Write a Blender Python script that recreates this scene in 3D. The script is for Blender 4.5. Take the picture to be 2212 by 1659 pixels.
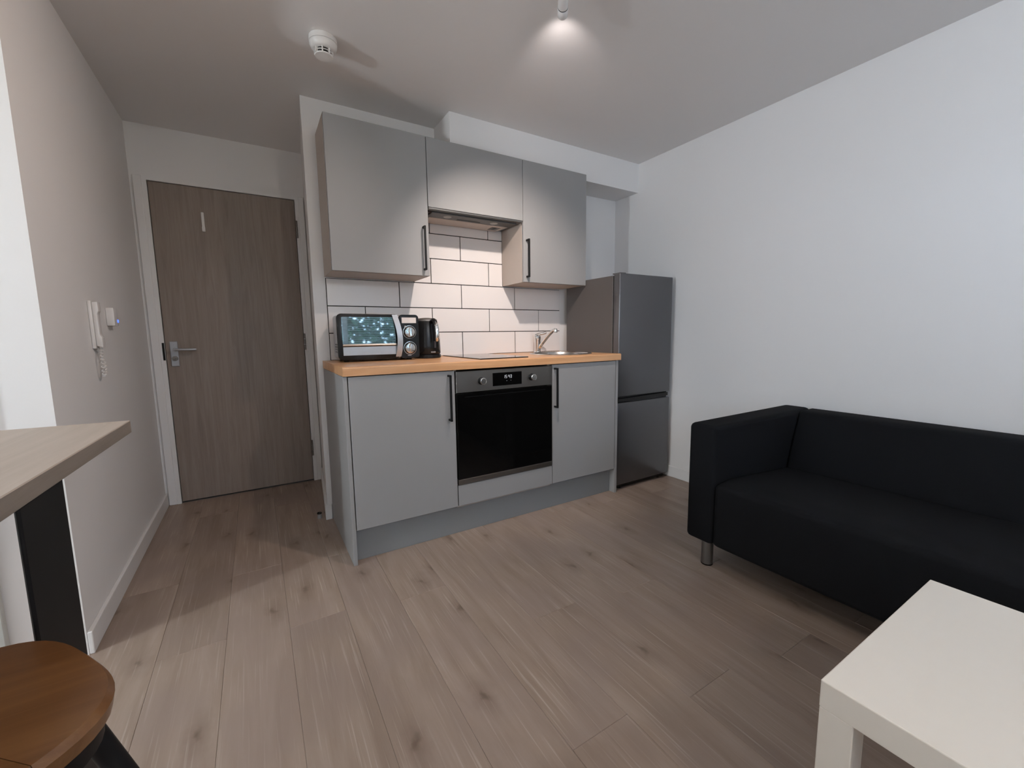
import bpy, bmesh, math, random
from mathutils import Vector, Matrix
random.seed(7)
for o in list(bpy.data.objects):
    bpy.data.objects.remove(o, do_unlink=True)
SC = bpy.context.scene
C = SC.collection
PI = math.pi

# ---------------------------------------------------------------- camera
CAM = Vector((-0.8381, -1.9257, 1.0442))
yaw, pit, rol, FPX = 0.5458, -0.1189, -0.0139, 909.17
fwd = Vector((math.sin(yaw)*math.cos(pit), math.cos(yaw)*math.cos(pit), math.sin(pit)))
rt = Vector((math.cos(yaw), -math.sin(yaw), 0)); up = rt.cross(fwd)
r2 = rt*math.cos(rol) + up*math.sin(rol); u2 = -rt*math.sin(rol) + up*math.cos(rol)
cd = bpy.data.cameras.new('camera'); cam = bpy.data.objects.new('camera', cd); C.objects.link(cam)
m = Matrix((r2, u2, -fwd)).transposed().to_4x4(); m.translation = CAM
cam.matrix_world = m
cd.sensor_width = 36; cd.sensor_fit = 'HORIZONTAL'; cd.lens = 36*FPX/2212; cd.clip_start = 0.02
SC.camera = cam

# ---------------------------------------------------------------- world, lights, exposure
w = bpy.data.worlds.new('daylight'); SC.world = w; w.use_nodes = True
bg = w.node_tree.nodes['Background']
bg.inputs[0].default_value = (0.55, 0.74, 1.0, 1); bg.inputs[1].default_value = 18.0
SC.view_settings.view_transform = 'Standard'; SC.view_settings.look = 'None'
SC.view_settings.gamma = 1.0; SC.view_settings.use_curve_mapping = False
SC.view_settings.exposure = 0.0
SC.cycles.use_denoising = True
SC.cycles.max_bounces = 10; SC.cycles.diffuse_bounces = 6; SC.cycles.glossy_bounces = 5
SC.cycles.sample_clamp_indirect = 6.0
SC.cycles.blur_glossy = 0.3

def lamp(name, kind, loc, energy, col, size=0.03, **kw):
    d = bpy.data.lights.new(name, kind); d.energy = energy; d.color = col
    if kind in ('POINT', 'SPOT'): d.shadow_soft_size = size
    for k, v in kw.items(): setattr(d, k, v)
    o = bpy.data.objects.new(name, d); o.location = loc; C.objects.link(o)
    return o
SPOT_MOUTH = Vector((0.212, -0.566, 2.195))
WIN = (-0.95, 0.95, 0.88, 2.05, -3.30)      # x0 x1 z0 z1 y
ks = lamp('kitchen_spot_light', 'SPOT', (0.19, -0.545, 2.19), 88.0, (1.0, 0.87, 0.79), 0.022, spot_size=math.radians(80), spot_blend=1.0)
ks.rotation_euler = (Vector((0.62, 0.6, 0.84)) - ks.location).to_track_quat('-Z', 'Y').to_euler()
lamp('hall_lamp_light', 'POINT', (-3.0, -0.64, 1.35), 70.0, (0.82, 0.93, 1.0), 0.04)
lamp('rear_fill_light', 'POINT', (-0.2, -2.9, 1.75), 19.0, (1.0, 0.86, 0.69), 0.06)  # added general fill behind the camera, no fixture belongs to it
ss = lamp('side_spot_light', 'SPOT', (0.02, -0.80, 2.17), 39.0, (1.0, 0.82, 0.71), 0.022, spot_size=math.radians(140), spot_blend=1.0)
ss.rotation_euler = (Vector((-1.384, -0.55, 0.95)) - ss.location).to_track_quat('-Z', 'Y').to_euler()
sl = lamp('kitchen_spot_spill', 'SPOT', (0.235, -0.548, 2.178), 2.6, (1.0, 0.90, 0.87), 0.018, spot_size=math.radians(78), spot_blend=1.0)
sl.rotation_euler = Vector((0.50, 0.62, 0.20)).to_track_quat('-Z', 'Y').to_euler()
p = lamp('window_portal', 'AREA', ((WIN[0]+WIN[1])/2, WIN[4]-0.09, (WIN[2]+WIN[3])/2), 1.0, (1, 1, 1))
p.data.shape = 'RECTANGLE'; p.data.size = WIN[1]-WIN[0]; p.data.size_y = WIN[3]-WIN[2]
p.rotation_euler = (PI/2, 0, 0)
p.data.cycles.is_portal = True

# ---------------------------------------------------------------- materials
def srgb(*c):
    return tuple(((x/255)/12.92 if x/255 <= .04045 else ((x/255+.055)/1.055)**2.4) for x in c) + (1,)
def mat(name, col, rough=0.5, metal=0.0, var=0.0, scale=30, bump=0.0, spec=0.5, emit=None, estr=0, coat=0.0):
    m = bpy.data.materials.new(name); m.use_nodes = True
    nt = m.node_tree; b = nt.nodes['Principled BSDF']
    b.inputs['Base Color'].default_value = col; b.inputs['Roughness'].default_value = rough
    b.inputs['Metallic'].default_value = metal; b.inputs['Specular IOR Level'].default_value = spec
    b.inputs['Coat Weight'].default_value = coat
    if emit: b.inputs['Emission Color'].default_value = emit; b.inputs['Emission Strength'].default_value = estr
    if var or bump:
        tc = nt.nodes.new('ShaderNodeTexCoord'); n = nt.nodes.new('ShaderNodeTexNoise')
        n.inputs['Scale'].default_value = scale; n.inputs['Detail'].default_value = 4
        nt.links.new(tc.outputs['Object'], n.inputs['Vector'])
        if var:
            mx = nt.nodes.new('ShaderNodeMix'); mx.data_type = 'RGBA'
            mx.inputs[6].default_value = tuple(x*(1-var) for x in col[:3])+(1,)
            mx.inputs[7].default_value = tuple(min(1, x*(1+var)) for x in col[:3])+(1,)
            nt.links.new(n.outputs['Fac'], mx.inputs[0]); nt.links.new(mx.outputs[2], b.inputs['Base Color'])
        if bump:
            bp = nt.nodes.new('ShaderNodeBump'); bp.inputs['Strength'].default_value = bump
            bp.inputs['Distance'].default_value = 0.002
            nt.links.new(n.outputs['Fac'], bp.inputs['Height']); nt.links.new(bp.outputs['Normal'], b.inputs['Normal'])
    return m
def wood(name, cols, scale=(14, 14, 1.2), rough=0.5, rnd=False, knots=False, streak=0.0, spec=0.4, bump=0.08):
    """grain along the axis with the small scale"""
    m = bpy.data.materials.new(name); m.use_nodes = True
    nt = m.node_tree; N = nt.nodes; L = nt.links; b = N['Principled BSDF']
    b.inputs['Roughness'].default_value = rough; b.inputs['Specular IOR Level'].default_value = spec
    tc = N.new('ShaderNodeTexCoord'); src = tc.outputs['Object']
    if rnd:
        oi = N.new('ShaderNodeObjectInfo'); ad = N.new('ShaderNodeVectorMath'); ad.operation = 'ADD'
        ml = N.new('ShaderNodeVectorMath'); ml.operation = 'SCALE'; ml.inputs[0].default_value = (17, 31, 7)
        L.new(oi.outputs['Random'], ml.inputs['Scale']); L.new(src, ad.inputs[0]); L.new(ml.outputs[0], ad.inputs[1]); src = ad.outputs[0]
    mp = N.new('ShaderNodeMapping'); mp.inputs['Scale'].default_value = scale; L.new(src, mp.inputs['Vector'])
    n = N.new('ShaderNodeTexNoise'); n.inputs['Scale'].default_value = 1.0; n.inputs['Detail'].default_value = 7
    n.inputs['Roughness'].default_value = 0.62; n.inputs['Distortion'].default_value = 0.9; L.new(mp.outputs[0], n.inputs['Vector'])
    rp = N.new('ShaderNodeValToRGB'); els = rp.color_ramp.elements
    els[0].position = 0.30; els[0].color = cols[0]; els[1].position = 0.70; els[1].color = cols[2]
    e = els.new(0.5); e.color = cols[1]
    L.new(n.outputs['Fac'], rp.inputs[0]); out = rp.outputs[0]
    if streak:
        mp2 = N.new('ShaderNodeMapping'); mp2.inputs['Scale'].default_value = tuple((s*13 if s > 3 else s*2.6) for s in scale); L.new(src, mp2.inputs['Vector'])
        n2 = N.new('ShaderNodeTexNoise'); n2.inputs['Scale'].default_value = 1.0; n2.inputs['Detail'].default_value = 3; L.new(mp2.outputs[0], n2.inputs['Vector'])
        r2_ = N.new('ShaderNodeValToRGB'); r2_.color_ramp.elements[0].position = 0.58; r2_.color_ramp.elements[1].position = 0.74
        L.new(n2.outputs['Fac'], r2_.inputs[0])
        mx = N.new('ShaderNodeMix'); mx.data_type = 'RGBA'; mx.inputs[7].default_value = cols[3]
        mu = N.new('ShaderNodeMath'); mu.operation = 'MULTIPLY'; mu.inputs[1].default_value = streak
        L.new(r2_.outputs[0], mu.inputs[0]); L.new(mu.outputs[0], mx.inputs[0]); L.new(out, mx.inputs[6]); out = mx.outputs[2]
    if knots:
        def blend(fac, colour, strength, prev):
            mx = N.new('ShaderNodeMix'); mx.data_type = 'RGBA'; mx.inputs[7].default_value = colour
            mu = N.new('ShaderNodeMath'); mu.operation = 'MULTIPLY'; mu.inputs[1].default_value = strength
            L.new(fac, mu.inputs[0]); L.new(mu.outputs[0], mx.inputs[0]); L.new(prev, mx.inputs[6]); return mx.outputs[2]
        # broad cloudy tint of the boards
        n4 = N.new('ShaderNodeTexNoise'); n4.inputs['Scale'].default_value = 3.4; n4.inputs['Detail'].default_value = 2; L.new(src, n4.inputs['Vector'])
        r4 = N.new('ShaderNodeValToRGB'); r4.color_ramp.elements[0].position = 0.40; r4.color_ramp.elements[1].position = 0.66; L.new(n4.outputs['Fac'], r4.inputs[0])
        out = blend(r4.outputs[0], (0.265, 0.200, 0.172, 1), 0.55, out)
        # knots with a soft dark halo
        nd = N.new('ShaderNodeTexNoise'); nd.inputs['Scale'].default_value = 22; L.new(src, nd.inputs['Vector'])
        vs_ = N.new('ShaderNodeVectorMath'); vs_.operation = 'SCALE'; vs_.inputs['Scale'].default_value = 0.05; L.new(nd.outputs['Color'], vs_.inputs[0])
        va = N.new('ShaderNodeVectorMath'); va.operation = 'ADD'; L.new(src, va.inputs[0]); L.new(vs_.outputs[0], va.inputs[1])
        mp3 = N.new('ShaderNodeMapping'); mp3.inputs['Scale'].default_value = tuple((4.0 if s > 3 else 1.7) for s in scale); L.new(va.outputs[0], mp3.inputs['Vector'])
        v = N.new('ShaderNodeTexVoronoi'); v.inputs['Scale'].default_value = 1.0; v.voronoi_dimensions = '2D'; L.new(mp3.outputs[0], v.inputs['Vector'])
        for p0, p1, st_ in ((0.04, 0.17, 0.30), (0.012, 0.05, 0.62)):
            r3 = N.new('ShaderNodeValToRGB'); r3.color_ramp.elements[0].position = p0; r3.color_ramp.elements[0].color = (1, 1, 1, 1)
            r3.color_ramp.elements[1].position = p1; r3.color_ramp.elements[1].color = (0, 0, 0, 1)
            L.new(v.outputs['Distance'], r3.inputs[0])
            out = blend(r3.outputs[0], (0.115, 0.075, 0.052, 1), st_, out)
    if rnd:
        hv = N.new('ShaderNodeHueSaturation'); mr = N.new('ShaderNodeMapRange')
        mr.inputs[3].default_value = 0.95; mr.inputs[4].default_value = 1.05
        L.new(oi.outputs['Random'], mr.inputs[0]); L.new(mr.outputs[0], hv.inputs['Value']); L.new(out, hv.inputs['Color']); out = hv.outputs[0]
    L.new(out, b.inputs['Base Color'])
    bp = N.new('ShaderNodeBump'); bp.inputs['Strength'].default_value = bump; bp.inputs['Distance'].default_value = 0.002
    L.new(n.outputs['Fac'], bp.inputs['Height']); L.new(bp.outputs['Normal'], b.inputs['Normal'])
    return m
M = {}
M['wall'] = mat('wall_paint', (0.77, 0.755, 0.745, 1), 0.75, bump=0.06, scale=220, spec=0.25)
M['ceil'] = mat('ceiling_paint', (0.74, 0.72, 0.71, 1), 0.42, bump=0.05, scale=160, spec=0.45)
M['trim'] = mat('white_gloss_trim', (0.76, 0.75, 0.74, 1), 0.35, bump=0.02, scale=120)
M['tile'] = mat('white_tile_glaze', (0.74, 0.705, 0.69, 1), 0.28, bump=0.015, scale=60)
M['grout'] = mat('dark_grout', (0.02, 0.019, 0.018, 1), 0.9, var=0.2, scale=200)
M['front'] = mat('light_grey_cabinet_board', (0.288, 0.285, 0.283, 1), 0.48, var=0.015, scale=300, bump=0.02)
M['carc'] = mat('beige_carcass_board', (0.42, 0.36, 0.315, 1), 0.5, var=0.03, scale=120)
M['plinth'] = mat('grey_plinth_board', (0.22, 0.225, 0.23, 1), 0.5, var=0.03, scale=120)
M['black'] = mat('matt_black_metal', (0.005, 0.005, 0.0055, 1), 0.5, spec=0.25, var=0.1, scale=300)
M['blackpl'] = mat('black_plastic', (0.006, 0.006, 0.0065, 1), 0.25, spec=0.35, var=0.1, scale=200)
M['glass_b'] = mat('black_glass', (0.003, 0.003, 0.003, 1), 0.05, spec=0.25, var=0.05, scale=40)
M['hob'] = mat('hob_black_glass', (0.004, 0.004, 0.004, 1), 0.04, spec=0.6, var=0.05, scale=40)
M['steel'] = mat('brushed_steel', (0.22, 0.205, 0.19, 1), 0.38, 1.0, var=0.06, scale=260)
M['sink'] = mat('polished_steel', (0.62, 0.60, 0.58, 1), 0.20, 1.0, var=0.04, scale=90)
M['chrome'] = mat('chrome', (0.80, 0.79, 0.78, 1), 0.07, 1.0, var=0.02, scale=60)
M['silver'] = mat('silver_plastic', (0.42, 0.43, 0.45, 1), 0.32, 0.6, var=0.04, scale=120)
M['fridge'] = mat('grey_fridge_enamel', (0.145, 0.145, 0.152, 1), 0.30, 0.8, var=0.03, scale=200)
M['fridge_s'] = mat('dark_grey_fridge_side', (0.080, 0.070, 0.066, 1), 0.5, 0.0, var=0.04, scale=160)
M['sofa'] = mat('black_cotton_cover', (0.0078, 0.0082, 0.0095, 1), 0.9, var=0.25, scale=900, bump=0.25, spec=0.12)
M['sofaleg'] = mat('grey_steel_tube', (0.22, 0.215, 0.21, 1), 0.35, 0.9, var=0.05, scale=80)
M['lack'] = mat('white_foil', (0.84, 0.785, 0.70, 1), 0.38, var=0.012, scale=50)
M['plastic'] = mat('white_plastic', (0.72, 0.70, 0.68, 1), 0.35, var=0.02, scale=60)
M['led'] = mat('blue_indicator', (0.02, 0.06, 0.9, 1), 0.3, emit=(0.05, 0.13, 1.0, 1), estr=3.0, var=0.02)
M['digit'] = mat('clock_digits', (0.6, 0.6, 0.6, 1), 0.4, emit=(0.85, 0.9, 1.0, 1), estr=0.4, var=0.02)
M['alu'] = mat('filter_aluminium', (0.60, 0.53, 0.48, 1), 0.5, 0.35, var=0.08, scale=400)
M['hoodg'] = mat('hood_grey_steel', (0.14, 0.14, 0.138, 1), 0.4, 0.6, var=0.05, scale=200)
M['lens'] = mat('frosted_lens', (0.42, 0.42, 0.40, 1), 0.3, var=0.04, scale=90)
M['bulb'] = mat('frosted_bulb', (0.88, 0.89, 0.90, 1), 0.3, var=0.02, scale=40)
M['hallgrey'] = mat('pale_grey_door_paint', (0.46, 0.46, 0.43, 1), 0.5, var=0.03, scale=20)
M['brown'] = mat('hood_side_slit', (0.05, 0.018, 0.014, 1), 0.6, var=0.1, scale=100)
M['leaf'] = mat('hedge_leaf', (0.055, 0.125, 0.07, 1), 0.5, var=0.45, scale=6)
M['soil'] = mat('outdoor_ground', (0.10, 0.09, 0.07, 1), 0.9, var=0.3, scale=8)
M['slat'] = mat('blind_slat_white', (0.75, 0.77, 0.80, 1), 0.4, var=0.02, scale=40)
M['floor'] = wood('oak_laminate', [(0.235, 0.172, 0.132, 1), (0.295, 0.222, 0.176, 1), (0.345, 0.267, 0.218, 1), (0.50, 0.415, 0.35, 1)],
                  scale=(13, 1.3, 13), rough=0.40, rnd=True, knots=True, streak=0.6, spec=0.4)
M['door'] = wood('grey_oak_door', [(0.215, 0.17, 0.14, 1), (0.255, 0.205, 0.172, 1), (0.29, 0.238, 0.202, 1), (0.35, 0.295, 0.255, 1)],
                 scale=(42, 42, 2.2), rough=0.5, knots=False, streak=0.2)
M['worktop'] = wood('beech_worktop', [(0.52, 0.27, 0.125, 1), (0.60, 0.325, 0.158, 1), (0.66, 0.38, 0.20, 1), (0.72, 0.45, 0.26, 1)],
                    scale=(1.6, 24, 24), rough=0.33, streak=0.2, spec=0.45)
M['bar'] = wood('pale_oak_table', [(0.33, 0.275, 0.225, 1), (0.37, 0.31, 0.258, 1), (0.40, 0.34, 0.288, 1), (0.44, 0.38, 0.33, 1)],
                scale=(22, 1.5, 22), rough=0.5, streak=0.2)
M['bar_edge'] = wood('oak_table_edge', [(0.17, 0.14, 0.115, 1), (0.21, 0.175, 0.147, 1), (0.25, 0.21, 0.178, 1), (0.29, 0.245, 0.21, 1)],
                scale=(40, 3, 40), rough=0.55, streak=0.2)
M['seat'] = wood('varnished_dark_wood', [(0.10, 0.040, 0.012, 1), (0.145, 0.062, 0.020, 1), (0.19, 0.088, 0.030, 1), (0.24, 0.12, 0.05, 1)],
                 scale=(2.0, 22, 22), rough=0.28, streak=0.2, rnd=True, spec=0.5)
mg = bpy.data.materials.new('window_glass'); mg.use_nodes = True
nt = mg.node_tree; nt.nodes.remove(nt.nodes['Principled BSDF'])
tr = nt.nodes.new('ShaderNodeBsdfTransparent'); gl = nt.nodes.new('ShaderNodeBsdfGlossy'); ms = nt.nodes.new('ShaderNodeMixShader')
gl.inputs['Roughness'].default_value = 0.02; ms.inputs[0].default_value = 0.06
nt.links.new(tr.outputs[0], ms.inputs[1]); nt.links.new(gl.outputs[0], ms.inputs[2])
nt.links.new(ms.outputs[0], nt.nodes['Material Output'].inputs['Surface'])
M['glass'] = mg
# toaster door glass: dark tinted mirror-like glass
M['tglass'] = mat('tinted_oven_glass', (0.17, 0.195, 0.19, 1), 0.03, 1.0, var=0.02, scale=20)

# ---------------------------------------------------------------- mesh helpers
def box(bm, lo, hi, bev=0.0, seg=1, rot=None, piv=None):
    vs = [bm.verts.new((x, y, z)) for x in (lo[0], hi[0]) for y in (lo[1], hi[1]) for z in (lo[2], hi[2])]
    fs = [(0, 1, 3, 2), (4, 6, 7, 5), (0, 4, 5, 1), (2, 3, 7, 6), (0, 2, 6, 4), (1, 5, 7, 3)]
    faces = [bm.faces.new([vs[i] for i in f]) for f in fs]
    if bev:
        ed = list({e for f in faces for e in f.edges})
        r = bmesh.ops.bevel(bm, geom=ed, offset=bev, segments=seg, affect='EDGES', profile=0.5)
        vs = list({v for f in r['faces'] for v in f.verts} | {v for v in vs if v.is_valid})
    if rot is not None:
        bmesh.ops.rotate(bm, verts=vs, cent=piv or (0, 0, 0), matrix=rot)
    return vs
def prism(bm, pts, axis, a, b, bev=0.0, seg=1):
    """closed outline pts (2d) pushed along axis from a to b"""
    def P(p, t):
        if axis == 'x': return (t, p[0], p[1])
        if axis == 'y': return (p[0], t, p[1])
        return (p[0], p[1], t)
    v0 = [bm.verts.new(P(p, a)) for p in pts]; v1 = [bm.verts.new(P(p, b)) for p in pts]
    n = len(pts); fs = [bm.faces.new(v0), bm.faces.new(v1[::-1])]
    for i in range(n): fs.append(bm.faces.new([v0[i], v0[(i+1) % n], v1[(i+1) % n], v1[i]]))
    bmesh.ops.recalc_face_normals(bm, faces=fs)
    if bev:
        ed = list({e for f in fs for e in f.edges})
        bmesh.ops.bevel(bm, geom=ed, offset=bev, segments=seg, affect='EDGES', profile=0.5)
def lathe(bm, prof, cen=(0, 0, 0), n=32, mtx=None, close=True):
    """prof: (r, z) from one end to the other, spun about z then placed"""
    rings = []
    for r, z in prof:
        ring = []
        for i in range(n):
            v = Vector((r*math.cos(2*PI*i/n), r*math.sin(2*PI*i/n), z))
            if mtx: v = mtx @ v
            ring.append(bm.verts.new(v + Vector(cen)))
        rings.append(ring)
    for a, b in zip(rings, rings[1:]):
        for i in range(n): bm.faces.new([a[i], a[(i+1) % n], b[(i+1) % n], b[i]])
    if close:
        bm.faces.new(rings[0][::-1]); bm.faces.new(rings[-1])
def tube(bm, pts, r, n=10, rs=None):
    pts = [Vector(p) for p in pts]; rings = []
    for i, p in enumerate(pts):
        d = (pts[min(i+1, len(pts)-1)] - pts[max(i-1, 0)]).normalized()
        a = d.cross(Vector((0, 0, 1)) if abs(d.z) < .95 else Vector((1, 0, 0))).normalized(); b = d.cross(a)
        rr = rs[i] if rs else r
        rings.append([bm.verts.new(p + a*rr*math.cos(2*PI*k/n) + b*rr*math.sin(2*PI*k/n)) for k in range(n)])
    for a, b in zip(rings, rings[1:]):
        for i in range(n): bm.faces.new([a[i], a[(i+1) % n], b[(i+1) % n], b[i]])
    bm.faces.new(rings[0][::-1]); bm.faces.new(rings[-1])
def curve_pts(pts, n=10):
    """smooth run through points (Catmull-Rom)"""
    P = [Vector(p) for p in pts]; P = [P[0]*2-P[1]] + P + [P[-1]*2-P[-2]]; out = []
    for i in range(1, len(P)-2):
        for k in range(n):
            t = k/n; a, b, c, d = P[i-1], P[i], P[i+1], P[i+2]
            out.append(.5*((2*b)+(c-a)*t+(2*a-5*b+4*c-d)*t*t+(3*b-a-3*c+d)*t**3))
    out.append(P[-2]); return out
def root_of(o):
    while o.parent: o = o.parent
    return o
def obj(name, bm, mt, parent=None, smooth=False, local=False, fn=None):
    """links bm as ONE mesh; parts given in world coordinates are moved to their thing's origin"""
    if bm is None: bm = bmesh.new(); fn(bm)
    bmesh.ops.recalc_face_normals(bm, faces=bm.faces)
    if parent is not None and not local:
        bmesh.ops.translate(bm, verts=bm.verts, vec=-root_of(parent).location)
    me = bpy.data.meshes.new(name); bm.to_mesh(me); bm.free()
    for mm in (mt if isinstance(mt, list) else [mt]): me.materials.append(mm)
    if smooth:
        for f in me.polygons: f.use_smooth = True
        me.set_sharp_from_angle(angle=math.radians(38))
    o = bpy.data.objects.new(name, me); C.objects.link(o)
    if parent is not None: o.parent = parent
    return o
def B(name, lo, hi, mt, parent=None, bev=0.0, seg=1, local=False, smooth=False):
    bm = bmesh.new(); box(bm, lo, hi, bev, seg)
    return obj(name, bm, mt, parent, smooth=smooth, local=local)
def thing(name, label, cat, loc=(0, 0, 0), rotz=0, group=None):
    o = bpy.data.objects.new(name, None); C.objects.link(o); o.empty_display_size = .1
    o.location = loc; o.rotation_euler = (0, 0, rotz); o['label'] = label; o['category'] = cat
    if group: o['group'] = group
    return o
def struct(name, lo, hi, mt, bev=0, label=None):
    o = B(name, lo, hi, mt, None, bev); o['kind'] = 'structure'
    if label: o['label'] = label
    return o
def part_label(o, s): o['label'] = s; return o

# ---------------------------------------------------------------- measures (metres)
XL, XR, YK, ZC = -1.384, 1.681, 0.6083, 2.2728         # left wall, right wall, kitchen wall, ceiling
XK, XK2, YB = -0.548, -0.476, 1.3817                    # recess corner, recess inner corner, door wall
YREAR, XH, YP, ZH = -3.30, -3.30, -0.085, 1.985         # rear wall, hall end, hall side wall, hall ceiling
YH2 = -2.35
ZT, ZU = 0.9106, 0.8700
T = 0.10

# ---------------------------------------------------------------- room shell
floor = struct('floor', (XH, YREAR, -0.06), (XR, YB, -0.012), mat('screed', (0.06, 0.05, 0.045, 1), 0.9, var=0.1), label='floor of greyish oak laminate planks')
def plank_mesh(wd, ln):
    bm = bmesh.new(); box(bm, (0, 0, -0.012), (wd, ln, 0), 0.0011, 1)
    bmesh.ops.recalc_face_normals(bm, faces=bm.faces)
    me = bpy.data.meshes.new('plank'); bm.to_mesh(me); bm.free(); me.materials.append(M['floor']); return me
PW, PL = 0.192, 1.285
_pm = {}
x = XH; col = 0
while x < XR-1e-4:
    wd = min(PW, XR-x); y0 = YREAR; off = (col*0.47) % 1.0
    cuts = [YREAR]; y = YREAR + PL*(0.25+off*0.75)
    while y < YB-0.02: cuts.append(y); y += PL
    cuts.append(YB)
    for a, b in zip(cuts, cuts[1:]):
        lo, hi = a, b
        if x+wd < XL-0.1 and hi > YP+0.12: hi = YP+0.1
        if x > XK2 and hi > YK+0.1: hi = YK+0.1
        if hi-lo < 0.03: continue
        key = (round(wd, 3), round(hi-lo, 3))
        if key not in _pm: _pm[key] = plank_mesh(wd-0.0003, hi-lo-0.0003)
        o = bpy.data.objects.new('plank', _pm[key]); C.objects.link(o); o.location = (x, lo, 0); o.parent = floor
    x += wd; col += 1
struct('ceiling', (XL-T, YREAR-T, ZC), (XR+T, YB+T, ZC+0.1), M['ceil'])
o = struct('wall_right', (XR, YREAR, -0.06), (XR+T, YK+T, ZC), M['wall'])
# left wall: runs from the hall opening to the door wall, with a header over the opening
bm = bmesh.new()
box(bm, (XL-T, YP, -0.06), (XL, YB, ZC)); box(bm, (XL-T, YH2, ZH), (XL, YP, ZC)); box(bm, (XL-T, YREAR, -0.06), (XL, YH2, ZC))
o = obj('wall_left', bm, M['wall']); o['kind'] = 'structure'
struct('wall_hall_side', (XH, YP, -0.06), (XL-T, YP+T, ZC), M['wall'])
struct('wall_hall_end', (XH-T, YH2-T, -0.06), (XH, YP+T, ZC), M['wall'])
struct('wall_hall_rear', (XH, YH2-T, -0.06), (XL-T, YH2, ZC), M['wall'])
struct('ceiling_hall', (XH, YH2, ZH), (XL-T, YP, ZH+0.08), M['ceil'])
# kitchen wall and the recess side wall in one L, soffit box on it
bm = bmesh.new()
prism(bm, [(XK, YK), (XR, YK), (XR, YK+T), (XK2+0.09, YK+T), (XK2+0.09, YB), (XK2, YB)], 'z', -0.06, ZC)
wk = obj('wall_kitchen', bm, M['wall']); wk['kind'] = 'structure'
struct('wall_soffit', (0.1768, 0.3755, 2.0703), (XR, YK, ZC), M['wall'])
# door wall with the opening
DX0, DX1, DZ = -1.3062, -0.5375, 1.9627
bm = bmesh.new()
box(bm, (XL-T, YB, -0.06), (DX0-0.022, YB+T, ZC)); box(bm, (DX1+0.022, YB, -0.06), (XK2+0.09, YB+T, ZC))
box(bm, (DX0-0.022, YB, DZ+0.022), (DX1+0.022, YB+T, ZC))
o = obj('wall_door', bm, M['wall']); o['kind'] = 'structure'
struct('wall_light_block', (XL-T, YB+T+0.002, -0.06), (XK2+0.09, YB+T+0.05, ZC), M['wall'])  # unseen slab added to stop sky light leaking in under the door
struct('trim_threshold', (DX0-0.022, YB, -0.06), (DX1+0.022, YB+T, -0.0005), M['plinth'])
# rear wall (behind the camera) with the window hole
x0, x1, z0, z1, yw = WIN
bm = bmesh.new()
box(bm, (XL-T, yw-T, -0.06), (x0, yw, ZC)); box(bm, (x1, yw-T, -0.06), (XR+T, yw, ZC))
box(bm, (x0, yw-T, -0.06), (x1, yw, z0)); box(bm, (x0, yw-T, z1), (x1, yw, ZC))
o = obj('wall_rear', bm, M['wall']); o['kind'] = 'structure'
win = bpy.data.objects.new('window_1', None); C.objects.link(win); win['kind'] = 'structure'; win['label'] = 'white framed window in the rear wall behind the camera'
bm = bmesh.new(); fw = 0.055
box(bm, (x0, yw-0.08, z0), (x0+fw, yw-0.03, z1)); box(bm, (x1-fw, yw-0.08, z0), (x1, yw-0.03, z1))
box(bm, (x0+fw, yw-0.08, z0), (x1-fw, yw-0.03, z0+fw)); box(bm, (x0+fw, yw-0.08, z1-fw), (x1-fw, yw-0.03, z1))
box(bm, (-0.03, yw-0.08, z0+fw), (0.03, yw-0.03, z1-fw))
obj('window_frame', bm, M['trim'], win)
B('window_pane', (x0+fw, yw-0.058, z0+fw), (-0.03, yw-0.052, z1-fw), M['glass'], win)
B('window_pane', (0.03, yw-0.058, z0+fw), (x1-fw, yw-0.052, z1-fw), M['glass'], win)
B('window_sill', (x0-0.04, yw, z0-0.03), (x1+0.04, yw+0.09, z0), M['trim'], win, 0.004)
# baseboards
def baseboard(name, lo, hi):
    o = B(name, lo, hi, M['trim'], None, 0.003, 2); o['kind'] = 'structure'; return o
BH = 0.079
baseboard('baseboard_left', (XL, YP, 0), (XL+0.014, YB-0.02, BH))
baseboard('baseboard_right', (XR-0.014, YREAR, 0), (XR, YK, BH))
bm = bmesh.new()
dv = Vector((XK2-XK, YB-YK)).normalized(); nv = Vector((-dv.y, dv.x))*0.014
e = Vector((XK2, YB-0.02)) - dv*0.0
prism(bm, [(XK, YK), (e.x-0.002, e.y), (e.x+nv.x-0.002, e.y+nv.y), (XK+nv.x, YK-0.012), (XK+0.022, YK-0.012), (XK+0.022, YK)], 'z', 0, BH+0.01, 0.002)
o = obj('baseboard_recess', bm, M['trim']); o['kind'] = 'structure'
baseboard('baseboard_kitchen', (1.66, YK-0.012, 0), (XR-0.014, YK, BH))
# hall side wall: pale grey door beside the white pier
o = bpy.data.objects.new('door_2', None); C.objects.link(o); o['kind'] = 'structure'; o['label'] = 'pale grey door edge low at the left, behind the bar table leg'; o.location = (-1.60, YP-0.02, 0)
B('door_leaf', (-2.31, YP-0.024, 0.008), (-1.552, YP-0.001, 1.95), M['hallgrey'], o, 0.002)

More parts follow.
